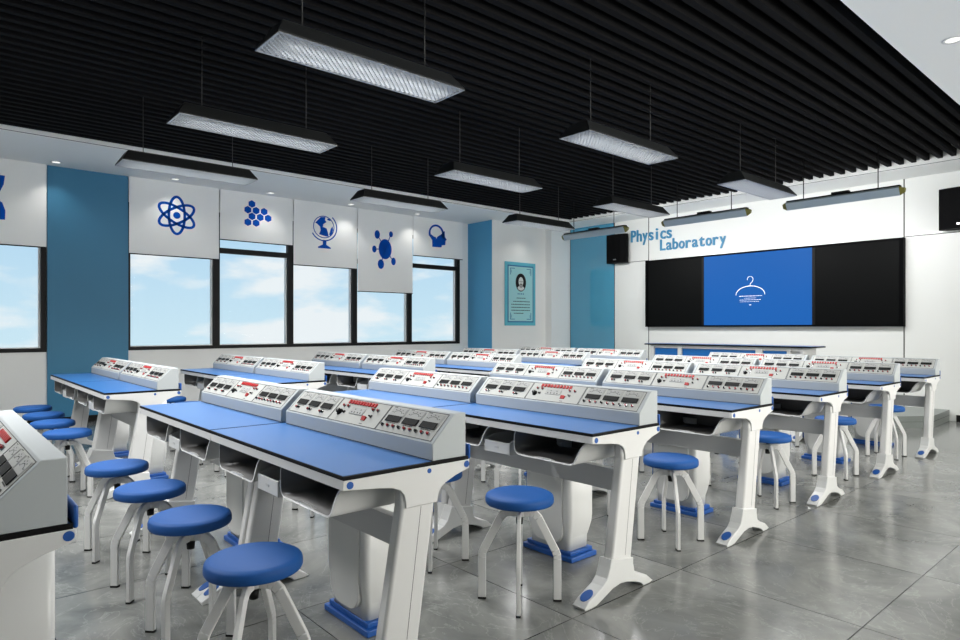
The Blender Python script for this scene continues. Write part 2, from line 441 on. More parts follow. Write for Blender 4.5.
# ------------------------------------------------------------------ pendant lamps
def ring4(y0, y1, hw, z): return [(-hw, y0, z), (hw, y0, z), (hw, y1, z), (-hw, y1, z)]
def pend_meshes():
    b = MB()
    L, W = 0.625, 0.155
    O = [ring4(-L, L, W, 0.0), ring4(-L, L, W, 0.012), ring4(-L + 0.055, L - 0.055, 0.085, 0.105), ring4(-L + 0.06, L - 0.06, 0.075, 0.112)]
    b.loft(O, 'lamp', smooth=False, cap=False)
    b.box(-0.075, 0.075, -L + 0.06, L - 0.06, 0.108, 0.113, 'lamp')
    # frame round the louver
    b.box(-W, -W + 0.012, -L, L, -0.001, 0.004, 'louv'); b.box(W - 0.012, W, -L, L, -0.001, 0.004, 'louv')
    b.box(-W, W, -L, -L + 0.012, -0.001, 0.004, 'louv'); b.box(-W, W, L - 0.012, L, -0.001, 0.004, 'louv')
    r = MB().box(-0.085, 0.085, -L + 0.07, L - 0.07, 0.088, 0.091, 'refl')
    r.loft([ring4(-L + 0.008, L - 0.008, W - 0.008, 0.012), ring4(-L + 0.062, L - 0.062, 0.080, 0.10)], 'refl', smooth=False, cap=False)
    g = MB(); sp = 0.036; Wi = W - 0.012; k = -L - W
    while k < L + W:
        for sgn in (1, -1):
            # line x = sgn*(y-k), clipped to the opening
            y0, y1 = max(k - Wi, -L + 0.012), min(k + Wi, L - 0.012)
            if y1 - y0 > 0.01:
                p0 = Vector((sgn * (y0 - k), y0, 0)); p1 = Vector((sgn * (y1 - k), y1, 0))
                n = (p1 - p0).cross(Vector((0, 0, 1))).normalized() * 0.0022
                vs = []
                for z in (0.001, 0.011):
                    for p in (p0 - n, p1 - n, p1 + n, p0 + n): vs.append(g.bm.verts.new((p.x, p.y, z)))
                F = [g.bm.faces.new([vs[i] for i in q]) for q in ((0, 1, 2, 3), (0, 1, 5, 4), (3, 2, 6, 7))]
                g._fin(F, 'louv')
        k += sp
    tb = MB()
    for x in (-0.06, 0.06): tb.cyl((x, -L + 0.06, 0.052), (x, L - 0.06, 0.052), 0.013, m='tube', n=12)
    return b.mesh('housing'), r.mesh('reflector'), g.mesh('louver_grid'), tb.mesh('fluorescent_tubes')
PM = pend_meshes()
PX = [(-3.33, 'right'), (-5.00, 'middle'), (-6.67, 'window-side')]
PY = [(-0.48, 'unseen'), (2.025, 'nearest'), (4.53, 'second'), (7.035, 'farthest')]  # first row is added behind the camera to light camera-facing surfaces
for x, cn in PX:
    for y, rn in PY:
        t = thing('pendant_lamp', ('dark grey louvered pendant lamp, %s of three in the %s column' % (rn, cn)) if y > 0 else ('dark grey louvered pendant lamp added unseen behind the camera, %s column' % cn), 'pendant lamp', (x, y, 2.80), group='pendant lamps under the slatted ceiling')
        obj('housing', PM[0], t); obj('reflector', PM[1], t); obj('louver_grid', PM[2], t, label='silver louver grid'); obj('fluorescent_tubes', PM[3], t)
        for s_ in (-0.42, 0.42):
            obj('suspension_wire', MB().cyl((0, s_, 0.112), (0, s_, 0.658), 0.004, m='cable', n=6), t)
        ld = bpy.data.lights.new('lamp', 'AREA'); ld.shape = 'RECTANGLE'; ld.size = 0.27; ld.size_y = 1.2; ld.energy = LAMP_W; ld.spread = math.radians(142)
        lo = bpy.data.objects.new('lamp_light', ld); COL.objects.link(lo); lo.parent = t; lo.location = (0, 0, -0.002)

# ------------------------------------------------------------------ blackboard lights
def board_light(x0, label):
    w_ = 1.38
    t = thing('board_light', label, 'board light', (x0, 8.48, 2.80), group='lights above the board')
    prof = [(0.050, 0.0), (0.0, 0.085), (0.012, 0.102), (0.10, 0.108), (0.135, 0.09), (0.10, 0.02)]
    obj('housing', MB().prism(prof, 0.05, w_ - 0.05, 'x', 'bbl').box(0.05, w_ - 0.05, 0.028, 0.105, 0.102, 0.122, 'black'), t)
    for a, b in ((0.0, 0.05), (w_ - 0.05, w_)):
        k = 0.5
        big = prof; sm = [(0.05 + (p[0] - 0.05) * k, 0.06 + (p[1] - 0.06) * k) for p in prof]
        R = [[(a, p[0], p[1]) for p in (sm if a == 0 else big)], [(b, p[0], p[1]) for p in (big if a == 0 else sm)]]
        obj('end_cap', MB().loft(R, 'olive', smooth=False), t, label='olive end cap')
    obj('driver_box', MB().box(w_ / 2 - 0.10, w_ / 2 + 0.10, 0.03, 0.10, 0.121, 0.15, 'black', 0.006), t)
    for q in (0.25, w_ - 0.28):
        obj('suspension_rod', MB().cyl((q, 0.065, 0.12), (q, 0.065, 0.652), 0.006, m='black', n=8), t)
    ld = bpy.data.lights.new('lamp', 'AREA'); ld.shape = 'RECTANGLE'; ld.size = 1.1; ld.size_y = 0.06; ld.energy = BOARD_W; ld.spread = math.radians(150)
    lo = bpy.data.objects.new('lamp_light', ld); COL.objects.link(lo); lo.parent = t; lo.location = (w_ / 2, 0.145, 0.04)
    lo.rotation_euler = (math.radians(62), 0, 0)   # faces the board and down
board_light(-7.54, 'long grey board light hanging in front of the blue glass panel')
board_light(-5.53, 'long grey board light hanging above the word Laboratory')
board_light(-3.71, 'long grey board light hanging above the right end of the board')

# ------------------------------------------------------------------ blinds with emblems
XBf = XL + 0.062
def blind(y0, y1, zb, label, emblem, elabel):
    y0, y1, zb = y0 * 0.9945, y1 * 0.9945, 1.27 + (zb - 1.27) * 0.9945
    t = thing('roller_blind', label, 'roller blind', (XBf, (y0 + y1) / 2, zb), group='roller blinds with printed emblems')
    yc = (y0 + y1) / 2
    obj('fabric', MB().box(-0.006, 0.0, y0 - yc, y1 - yc, 0.012, ZC - zb, 'blind'), t)
    obj('bottom_bar', MB().box(-0.012, 0.006, y0 - yc, y1 - yc, 0.0, 0.014, 'black'), t)
    if emblem:
        e = emblem(lambda y, z: (y - yc, z - zb))
        obj('emblem', e, t, label=elabel)
def flat(mb, pts, m='print', x0=0.0, x1=0.002): mb.prism(pts, x0, x1, 'x', m)
def stroke(mb, path, wd, closed=False, m='print', x1=0.002):
    n = len(path); P = [Vector((p[0], p[1])) for p in path]; A = []; B = []
    for i in range(n):
        if closed: d = P[(i + 1) % n] - P[i - 1]
        else: d = P[min(n - 1, i + 1)] - P[max(0, i - 1)]
        d.normalize(); q = Vector((-d.y, d.x)) * wd / 2
        A.append(P[i] + q); B.append(P[i] - q)
    for i in range(n if closed else n - 1):
        j = (i + 1) % n
        flat(mb, [A[i], A[j], B[j], B[i]], m, 0.0, x1)
def ell(cy, cz, ry, rz, n=28, rot=0):
    c_, s_ = math.cos(math.radians(rot)), math.sin(math.radians(rot))
    return [(cy + ry * math.cos(2 * pi * i / n) * c_ - rz * math.sin(2 * pi * i / n) * s_, cz + ry * math.cos(2 * pi * i / n) * s_ + rz * math.sin(2 * pi * i / n) * c_) for i in range(n)]
def em_dna(T):
    m = MB()
    pts = [(0.50, 3.19), (0.83, 3.19), (0.82, 3.06), (0.76, 2.95), (0.66, 2.91), (0.55, 2.93), (0.5, 3.0)]
    flat(m, [T(0.55, 3.19), T(0.828, 3.19), T(0.815, 3.08), T(0.775, 2.98), T(0.70, 2.925), T(0.62, 2.98), T(0.57, 3.08)])
    flat(m, [T(0.55, 2.635), T(0.828, 2.635), T(0.832, 2.75), T(0.80, 2.85), T(0.70, 2.90), T(0.60, 2.85), T(0.56, 2.75)])
    return m
def em_atom(T):
    m = MB(); cy, cz = T(2.866, 2.925)
    for r in (0, 60, -60): stroke(m, ell(cy, cz, 0.110, 0.272, 40, r), 0.038, True)
    flat(m, ell(cy, cz, 0.050, 0.050))
    return m
def em_hex(T):
    m = MB()
    for y, z in ((3.985, 3.236), (3.92, 3.138), (4.053, 3.138), (4.184, 3.137), (3.987, 3.039), (4.12, 3.038), (4.250, 3.037), (3.921, 2.941), (4.053, 2.941)):
        y, z = T(y, z); flat(m, [(y + 0.062 * math.sin(pi / 3 * i), z + 0.060 * math.cos(pi / 3 * i)) for i in range(6)])
    return m
def em_globe(T):
    m = MB(); cy, cz = T(5.235, 3.0)
    stroke(m, ell(cy, cz, 0.192, 0.185, 40), 0.014, True)
    g = lambda L: [(cy + a, cz + b) for a, b in L]
    flat(m, g([(-0.12, 0.10), (-0.06, 0.165), (0.03, 0.175), (0.02, 0.12), (0.05, 0.09), (-0.01, 0.05), (-0.02, 0.0), (0.05, -0.02), (0.08, -0.10), (0.09, -0.16), (0.0, -0.15), (-0.09, -0.13), (-0.06, -0.06), (-0.07, 0.0), (-0.12, 0.04), (-0.16, 0.06)]))
    flat(m, g([(0.10, -0.12), (0.13, -0.02), (0.16, 0.03), (0.178, -0.03), (0.16, -0.09), (0.12, -0.145)]))
    flat(m, g([(0.06, 0.13), (0.12, 0.115), (0.13, 0.135), (0.08, 0.155)]))
    stroke(m, [(cy + 0.245 * math.cos(math.radians(a)), cz + 0.235 * math.sin(math.radians(a))) for a in range(-150, 58, 8)], 0.020)
    flat(m, g([(-0.02, -0.22), (0.05, -0.22), (0.045, -0.30), (0.13, -0.345), (0.13, -0.365), (-0.11, -0.365), (-0.11, -0.345), (-0.02, -0.30)]))
    return m
def em_mol(T):
    m = MB(); c0 = T(6.471, 2.72); flat(m, ell(c0[0], c0[1], 0.14, 0.185))
    for y, z, a, b in ((6.302, 2.975, 0.056, 0.078), (6.598, 3.006, 0.042, 0.055), (6.24, 2.705, 0.046, 0.063), (6.379, 2.44, 0.066, 0.088), (6.653, 2.507, 0.05, 0.07)):
        y, z = T(y, z); flat(m, ell(y, z, a, b)); stroke(m, [c0, (y, z)], 0.016)
    return m
def em_head(T):
    m = MB()
    top = [(7.655 + 0.19 * math.cos(math.radians(a)), 3.11 + 0.19 * math.sin(math.radians(a))) for a in range(-25, 206, 11)]
    inn = [(7.650 + 0.14 * math.cos(math.radians(a)), 3.135 + 0.125 * math.sin(math.radians(a))) for a in range(-25, 206, 11)]
    for i in range(len(top) - 1):
        flat(m, [T(*top[i]), T(*top[i + 1]), T(*inn[i + 1]), T(*inn[i])])
    flat(m, [T(*p) for p in ((7.800, 3.17), (7.862, 3.19), (7.866, 3.08), (7.885, 3.055), (7.915, 3.022), (7.880, 3.00), (7.872, 2.915), (7.79, 2.905), (7.775, 2.86), (7.555, 2.855), (7.55, 2.99), (7.475, 3.07), (7.520, 3.10), (7.60, 3.055), (7.635, 3.055), (7.655, 3.02), (7.675, 3.06), (7.74, 3.10), (7.785, 3.13))])
    return m
blind(-0.15, 1.272, 2.32, 'off-white roller blind at the left edge, left of the blue pilaster', em_dna, 'blue helix emblem')
blind(2.248, 3.492, 2.318, 'off-white roller blind printed with a blue atom emblem', em_atom, 'blue atom emblem')
blind(3.510, 4.695, 2.632, 'short off-white roller blind printed with blue hexagons', em_hex, 'blue hexagon cluster emblem')
blind(4.713, 5.912, 2.318, 'off-white roller blind printed with a blue desk globe', em_globe, 'blue globe emblem')
blind(5.930, 7.125, 1.922, 'longest off-white roller blind, printed with a blue molecule emblem', em_mol, 'blue molecule emblem')
blind(7.143, 8.365, 2.655, 'off-white roller blind printed with a blue head silhouette, nearest the corner', em_head, 'blue head and brain emblem')

# ------------------------------------------------------------------ board, screen, lettering, speakers, poster
bx0, bx1, bz0, bz1, by = -7.21, -2.90, 1.292, 2.562, 10.56
t = thing('blackboard_screen', 'wide black sliding board with lit blue central display on front wall', 'display board', (-5.05, YF, bz0))
T = lambda m, n, lab=None: obj(n, m, t, loc=(5.05, -YF, -bz0), label=lab)
m = MB()
m.box(bx0, bx1, by + 0.012, YF, bz0, bz1, 'bframe'); m.box(bx0, bx0 + 0.055, by - 0.012, by + 0.012, bz0, bz1, 'bframe'); m.box(bx1 - 0.055, bx1, by - 0.012, by + 0.012, bz0, bz1, 'bframe')
m.box(bx0 + 0.055, bx1 - 0.055, by - 0.012, by + 0.012, bz0, bz0 + 0.028, 'bframe'); m.box(bx0 + 0.055, bx1 - 0.055, by - 0.012, by + 0.012, bz1 - 0.028, bz1, 'bframe')
T(m, 'frame')
T(MB().box(bx0 + 0.055, -6.03, by, by + 0.012, bz0 + 0.028, bz1 - 0.028, 'board'), 'board_panel', 'black left board panel')
T(MB().box(-6.03, -5.985, by - 0.006, by + 0.012, bz0 + 0.028, bz1 - 0.028, 'black'), 'board_stile')
T(MB().box(-4.10, bx1 - 0.055, by, by + 0.012, bz0 + 0.028, bz1 - 0.028, 'board'), 'board_panel', 'black right board panel')
T(MB().box(-4.145, -4.10, by - 0.006, by + 0.012, bz0 + 0.028, bz1 - 0.028, 'black'), 'board_stile')
T(MB().box(-5.985, -4.145, by - 0.004, by + 0.012, bz0 + 0.028, bz1 - 0.028, 'screen'), 'display', 'lit blue display')
g = MB()
def hs(path, wd, cx=-5.14, cz=1.90):
    P = [Vector((cx + a, cz + b)) for a, b in path]
    for i in range(len(P) - 1):
        d = (P[i + 1] - P[i]).normalized(); q = Vector((-d.y, d.x)) * wd / 2; e_ = d * wd * 0.15
        pts = [P[i] + q - e_, P[i + 1] + q + e_, P[i + 1] - q + e_, P[i] - q - e_]
        g.prism([(p.x, p.y) for p in pts], by - 0.007, by - 0.004, 'y', 'scrw')
hs([(0.25 * math.cos(math.radians(a)), -0.07 + 0.15 * math.sin(math.radians(a))) for a in range(0, 181, 12)], 0.011)
hs([(0.0, 0.08), (0.0, 0.115), (0.035, 0.15)] + [(0.0 + 0.05 * math.cos(math.radians(a)), 0.19 + 0.05 * math.sin(math.radians(a))) for a in range(-30, 200, 20)], 0.008)
T(g, 'hanger_drawing', 'white clothes hanger drawing')
random.seed(9)
for z, x0_, x1_, h_ in ((-0.09, -0.19, 0.20, 0.010), (-0.125, -0.10, 0.10, 0.005), (-0.155, -0.18, 0.18, 0.006), (-0.185, -0.17, 0.15, 0.005), (-0.24, -0.015, 0.015, 0.012)):
    g = MB(); x = x0_
    while x < x1_:
        l = random.uniform(0.015, 0.05); hs([(x, z), (min(x + l, x1_), z)], h_); x += l + 0.010
    T(g, 'text_line', 'tiny white line of text')

def lettering(txt, x0, zb, cap, pitch, name, label):
    base = None; bm = bmesh.new()
    for i, ch in enumerate(txt):
        cu = bpy.data.curves.new('c', 'FONT'); cu.body = ch; cu.size = 1; cu.offset = 0.014; cu.extrude = 0.05; cu.resolution_u = 4
        o = bpy.data.objects.new('tmp', cu); COL.objects.link(o)
        dg = bpy.context.evaluated_depsgraph_get(); me = bpy.data.meshes.new_from_object(o.evaluated_get(dg))
        xs = [v.co.x for v in me.vertices]; ys = [v.co.y for v in me.vertices]
        if base is None: base = cap / max(ys)
        w_ = (max(xs) - min(xs)); cx = (max(xs) + min(xs)) / 2
        k = base if w_ * base < pitch * 0.84 else pitch * 0.84 / w_
        for v in me.vertices:
            v.co = Vector(((v.co.x - cx) * k + x0 + pitch * (i + 0.5), -v.co.z * 0.25, zb + v.co.y * base))
        bm.from_mesh(me); bpy.data.objects.remove(o); bpy.data.meshes.remove(me)
    me = bpy.data.meshes.new(name); bmesh.ops.recalc_face_normals(bm, faces=bm.faces); bm.to_mesh(me); bm.free(); me.materials.append(M['letter'])
    o = obj(name, me, loc=(0, YF - 0.0125, 0)); return tag(o, label, 'wall lettering')
lettering('Physics', -7.60, 2.965, 0.225, 0.133, 'wall_lettering', 'raised blue letters spelling Physics on the white front wall')
lettering('Laboratory', -6.94, 2.745, 0.205, 0.134, 'wall_lettering', 'raised blue letters spelling Laboratory on the front wall above the board')

def speaker(x0, x1, z0, z1, label):
    t = thing('wall_speaker', label, 'speaker', ((x0 + x1) / 2, YF, z0), group='wall speakers beside the board')
    w_ = (x1 - x0) / 2; h = z1 - z0
    R = [[(-w_ * 0.72, -0.02, z), (w_ * 0.72, -0.02, z), (w_, -0.14, z), (w_ * 0.94, -0.195, z), (w_ * 0.5, -0.225, z), (0, -0.233, z), (-w_ * 0.5, -0.225, z), (-w_ * 0.94, -0.195, z), (-w_, -0.14, z)] for z in (0, h)]
    obj('cabinet', MB().loft(R, 'spk', smooth=False), t)
    obj('wall_bracket', MB().box(-0.06, 0.06, -0.03, 0, h * 0.3, h * 0.7, 'black'), t)
    obj('maker_badge', MB().box(-0.035, 0.035, -0.238, -0.2325, 0.05, 0.075, 'chrome'), t, label='small silver badge')
speaker(-8.07, -7.58, 2.565, 3.13, 'black wall speaker above the blue glass panel, left of the board')
speaker(-2.47, -1.95, 2.60, 3.15, 'black wall speaker right of the board at the picture edge')

# poster
t = thing('wall_poster', 'teal framed poster with an oval bearded portrait and lines of text', 'poster', (-9.354, 9.28, 1.32))
m = MB().box(0, 0.022, -0.435, 0.435, 0, 1.29, 'post1', 0.004)
m.box(0.022, 0.024, -0.37, 0.37, 0.065, 1.225, 'postl'); m.box(0.024, 0.026, -0.345, 0.345, 0.09, 1.20, 'post2')
obj('board', m, t)
m = MB()
for sy in (-1, 1):
    for (zc, sz) in ((0.13, 1), (1.16, -1)):
        m.box(0.026, 0.0275, min(sy * 0.30, sy * 0.17), max(sy * 0.30, sy * 0.17), zc - 0.006, zc + 0.006, 'postl')
        m.box(0.026, 0.0275, min(sy * 0.30, sy * 0.285), max(sy * 0.30, sy * 0.285), min(zc, zc + sz * 0.13), max(zc, zc + sz * 0.13), 'postl')
        m.box(0.026, 0.0275, min(sy * 0.27, sy * 0.262), max(sy * 0.27, sy * 0.262), min(zc + sz * 0.03, zc + sz * 0.09), max(zc + sz * 0.03, zc + sz * 0.09), 'postl')
obj('corner_ornament', m, t, label='thin blue corner brackets')
m = MB()
cy, cz = 0.0, 0.88
m.prism(ell(cy, cz, 0.150, 0.185), 0.026, 0.028, 'x', 'ink'); m.prism(ell(cy, cz, 0.140, 0.175), 0.028, 0.029, 'x', 'black')
m.prism([(-0.10, 0.77), (-0.06, 0.80), (0.06, 0.80), (0.10, 0.77), (0.06, 0.725), (0, 0.712), (-0.06, 0.725)], 0.029, 0.030, 'x', 'skin')
m.prism(ell(cy, cz + 0.015, 0.068, 0.095), 0.030, 0.031, 'x', 'skin')
m.prism(ell(cy, cz - 0.065, 0.055, 0.045), 0.031, 0.032, 'x', 'face')
for q in (-0.028, 0.028): m.prism(ell(q, cz + 0.02, 0.014, 0.008, 10), 0.0312, 0.033, 'x', 'black')
m.prism(ell(0, cz - 0.04, 0.03, 0.006, 10), 0.032, 0.034, 'x', 'black')
m.box(0.031, 0.033, -0.006, 0.006, cz - 0.02, cz + 0.02, 'face')
obj('portrait', m, t, label='black and white portrait in an oval')
random.seed(3)
m = MB()
for q in range(4): m.box(0.026, 0.0275, -0.09 + q * 0.05, -0.065 + q * 0.05, 0.635, 0.66, 'postl')
obj('name_line', m, t, label='four small blue characters')
for z, a, b in ((0.56, -0.12, 0.14), (0.49, -0.22, 0.26), (0.43, -0.27, 0.27), (0.37, -0.27, 0.27), (0.31, -0.27, 0.27), (0.25, -0.20, 0.08)):
    m = MB(); y = a
    while y < b:
        l = random.uniform(0.02, 0.07); m.box(0.026, 0.0272, y, min(b, y + l), z - 0.007, z + 0.007, 'ink'); y += l + 0.008
    obj('text_line', m, t, label='small dark line of text')

# teacher's bench
t = thing('teacher_bench', 'long white teaching bench with blue front panels on the platform', 'bench', (-5.07, 9.65, 0.15))
m = MB().box(-1.37, 1.37, -0.25, 0.25, 0.835, 0.855, 'edge').box(-1.36, 1.36, -0.24, 0.24, 0.855, 0.858, 'lam')
obj('bench_top', m, t)
m = MB()
for a, b in ((-1.27, -1.20), (-0.75, -0.68), (0.56, 0.66), (1.02, 1.07), (1.20, 1.25)): m.box(a, b, -0.22, 0.22, 0, 0.835, 'white')
m.box(-1.20, 1.20, -0.19, 0.21, 0.0, 0.06, 'white'); m.box(-1.20, 1.20, -0.215, 0.21, 0.79, 0.835, 'white'); m.box(-1.20, 1.20, -0.17, 0.20, 0.06, 0.79, 'white')
obj('carcass', m, t)
for a, b in ((-1.20, -0.75), (-0.68, 0.56), (0.66, 1.02)):
    obj('front_panel', MB().box(a + 0.01, b - 0.01, -0.205, -0.17, 0.07, 0.78, 'mint', 0.004), t, label='blue front panel')

# ------------------------------------------------------------------ laboratory table (double, four places)
Wd = 2.535; Uw = Wd / 2
END = [(0, 0.775), (-0.003, 0.742), (0.135, 0.728), (0.19, 0.720), (0.222, 0.706), (0.238, 0.688), (0.244, 0.66), (0.245, 0.64), (0.383, 0.64), (0.388, 0.67), (0.402, 0.69), (0.421, 0.704), (0.468, 0.724), (0.534, 0.742), (0.536, 0.775)]
LEG = [(0.232, 0.71), (0.232, 0.645), (0.150, 0.175), (0.155, 0.15), (0.295, 0.13), (0.303, 0.15), (0.376, 0.64), (0.376, 0.71)]
FOOT = [(0.138, 0.185), (0.125, 0.15), (0.105, 0.105), (0.075, 0.078), (0.03, 0.060), (-0.02, 0.038), (-0.060, 0.012), (-0.055, 0), (-0.01, 0), (0.03, 0.004), (0.077, 0.022), (0.15, 0.050), (0.205, 0.058), (0.261, 0.052), (0.33, 0.034), (0.375, 0.016), (0.39, 0), (0.443, 0), (0.472, 0.006), (0.42, 0.045), (0.35, 0.070), (0.318, 0.09), (0.307, 0.13), (0.307, 0.158)]
def leg_mesh():
    m = MB().prism(LEG, -0.027, 0.027, 'x', 'white', bev=0.013, seg=3)
    for sx in (-1, 1):       # moulded seam lines on both faces
        m.prism([(0.313, 0.636), (0.315, 0.636), (0.254, 0.18), (0.252, 0.18)], sx * 0.0268, sx * 0.0274, 'x', 'ink')
    return m.mesh('leg')
def foot_mesh():
    return MB().prism(FOOT, -0.036, 0.036, 'x', 'plast', bev=0.004, seg=2).mesh('foot')
LEGM, FOOTM = leg_mesh(), foot_mesh()
def capm():
    n = 24
    return MB().loft([[(0.025 * math.cos(2 * pi * i / n), 0.038 * math.sin(2 * pi * i / n), z) for i in range(n)] for z in (-0.002, 0.0025)], 'bplast').mesh('foot_cap')
CAPM = capm()
def tray_mesh():
    # profile in x,z : left side upright and rounded, right side flaring out; thin shell
    o = [(0.012, 0.126), (0.0, 0.10), (0.0, 0.042)] + arc(0.04, 0.04, 0.04, 180, 270, 6)[1:] + [(0.375, 0.0)] + arc(0.375, 0.045, 0.045, 270, 330, 4)[1:] + [(0.435, 0.062), (0.455, 0.092), (0.480, 0.115), (0.520, 0.126)]
    n = len(o); th = 0.007; inn = []
    for i, p in enumerate(o):
        a = Vector(o[max(0, i - 1)]); b = Vector(o[min(n - 1, i + 1)]); d = (b - a).normalized(); inn.append((p[0] - d.y * th, p[1] + d.x * th))
    m = MB(); Y0, Y1 = 0.0, 0.34
    def strip(A, B, ya, yb, mt, flip=False):
        F = []
        for i in range(n - 1):
            vs = [m.bm.verts.new(v) for v in ((A[i][0], ya, A[i][1]), (A[i + 1][0], ya, A[i + 1][1]), (B[i + 1][0], yb, B[i + 1][1]), (B[i][0], yb, B[i][1]))]
            F.append(m.bm.faces.new(vs))
        m._fin(F, mt, True)
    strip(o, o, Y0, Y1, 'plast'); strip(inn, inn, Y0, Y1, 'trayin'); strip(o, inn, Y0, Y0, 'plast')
    # back wall
    b = [m.bm.verts.new((p[0], Y1, p[1])) for p in o]; m._fin([m.bm.faces.new(b)], 'trayin')
    b = [m.bm.verts.new((p[0], Y1 + 0.004, p[1])) for p in o]; m._fin([m.bm.faces.new(b)], 'plast')
    bmesh.ops.remove_doubles(m.bm, verts=m.bm.verts, dist=0.0004)
    # finger lip along the front and outer wing bulge
    m.prism([(0.14, 0.007), (0.18, 0.012), (0.24, 0.012), (0.28, 0.007)], 0.0, 0.012, 'y', 'plast')
    return m.mesh('tray')
TRAYM = tray_mesh()
def drawer_mesh():
    m = MB()
    m.box(0, 0.20, 0.0, 0.010, 0.0, 0.062, 'plast', 0.003)
    m.prism([(0.0, 0.0), (0.34, 0.0), (0.34, 0.125), (0.16, 0.125), (0.0, 0.062)], 0.0, 0.007, 'x', 'plast'); m.prism([(0.0, 0.0), (0.34, 0.0), (0.34, 0.125), (0.16, 0.125), (0.0, 0.062)], 0.193, 0.2, 'x', 'plast')
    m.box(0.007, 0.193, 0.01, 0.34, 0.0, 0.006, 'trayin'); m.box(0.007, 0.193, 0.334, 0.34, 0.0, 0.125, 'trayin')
    m.box(0.085, 0.115, -0.002, 0.0, 0.027, 0.036, 'grey')
    return m.mesh('drawer_box')
DRAWM = drawer_mesh()
def ped_meshes():
    b = MB().box(-0.185, 0.185, -0.10, 0.115, 0.0, 0.028, 'bplast', 0.005).box(-0.165, 0.165, -0.085, 0.10, 0.028, 0.05, 'bplast', 0.004)
    def rr(hx, y0, y1, r, z, n=5):
        P = []
        for cx, cy, a in ((hx - r, y0 + r, -90), (hx - r, y1 - r, 0), (-hx + r, y1 - r, 90), (-hx + r, y0 + r, 180)):
            P += [(cx + r * math.cos(math.radians(a + 90 * i / n)), cy + r * math.sin(math.radians(a + 90 * i / n)), z) for i in range(n + 1)]
        return P
    prof = [(0.045, 0.145, -0.080, 0.090), (0.115, 0.147, -0.080, 0.092), (0.125, 0.150, -0.084, 0.096), (0.19, 0.166, -0.094, 0.106), (0.23, 0.170, -0.096, 0.108), (0.66, 0.170, -0.096, 0.108)]
    m = MB().loft([rr(hx, y0, y1, 0.025, z) for z, hx, y0, y1 in prof], 'plast')
    # raised U panel on the front
    u = [(-0.12, 0.64), (-0.12, 0.24)] + arc(-0.04, 0.16, 0.08, 180, 270, 6) + arc(0.04, 0.16, 0.08, 270, 360, 6) + [(0.12, 0.24), (0.12, 0.64)]
    k = MB().prism([(p[0], p[1]) for p in u], -0.104, -0.07, 'y', 'plast', bev=0.004)
    st = MB().box(-0.184, -0.170, -0.07, 0.04, 0.20, 0.66, 'bplast')
    return b.mesh('pedestal_base'), m.mesh('pedestal_body'), k.mesh('front_cover'), st.mesh('edge_strip')
PEDM = ped_meshes()
def bolt_mesh():
    return MB().cyl((0, 0, 0), (0.003, 0, 0), 0.0125, m='bplast', n=16).mesh('bolt_cap')
BOLTM = bolt_mesh()
BOLTS = MB().cyl((0, 0, 0), (0.003, 0, 0), 0.009, m='bplast', n=12).mesh('bolt_cap')

def build_table():
    t = thing('laboratory_table', 'x', 'laboratory table', group='two-seat laboratory tables')
    # local origin: left front corner on the floor
    a, b = 0.0015, Uw - 0.0015
    tp = obj('tabletop', MB().box(a, b, 0, 0.528, 0.775, 0.788, 'edge'), t, label='blue laminate tabletop with black edge')
    obj('laminate', MB().box(a + 0.0095, b - 0.0095, 0.004, 0.522, 0.788, 0.7892, 'lam'), tp)
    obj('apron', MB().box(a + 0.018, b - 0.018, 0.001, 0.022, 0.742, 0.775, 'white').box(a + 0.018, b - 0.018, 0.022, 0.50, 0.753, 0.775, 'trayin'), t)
    for xx in (0.052, 0.725):
        obj('tray', TRAYM, t, loc=(xx, 0.026, 0.616), label='dark-lined moulded book tray')
    obj('drawer_box', DRAWM, t, loc=(0.485, 0.035, 0.600), label='small white open drawer box')
    p = obj('pedestal', PEDM[1], t, loc=(0.658, 0.445, 0), label='white moulded service pedestal')
    obj('pedestal_base', PEDM[0], p, label='blue stepped base'); obj('front_cover', PEDM[2], p); obj('edge_strip', PEDM[3], p, label='blue edge strip')
    obj('modesty_rail', MB().box(0.03, Uw - 0.03, 0.285, 0.300, 0.465, 0.570, 'grey', 0.002).box(0.03, Uw - 0.03, 0.285, 0.32, 0.565, 0.573, 'grey'), t, label='grey steel cross rail')
    obj('rear_rail', MB().box(a, b, 0.5285, 0.540, 0.775, 0.832, 'bplast', 0.005), t, label='blue rear rail')
    for x in (0.036, Uw - 0.036):
        l = obj('leg', LEGM, t, loc=(x, 0, 0))
        obj('foot', FOOTM, l); obj('foot_cap', CAPM, l, loc=(0, -0.002, 0.0472), rot=(math.radians(23.5), 0, 0), label='blue oval foot cap')
    for k, x in enumerate((a, b)):
        x0, x1 = (x, x + 0.018) if k == 0 else (x - 0.018, x)
        e = obj('end_plate', MB().prism(END, x0, x1, 'x', 'white', bev=0.0025, seg=1), t)
        for (dy, z, mm) in ((0.024, 0.757, BOLTM), (0.345, 0.758, BOLTS), (0.519, 0.759, BOLTM)):
            obj('bolt_cap', mm, e, loc=(x - 0.0015 if k else x - 0.0015, dy, z), label='blue bolt cap')
    return t

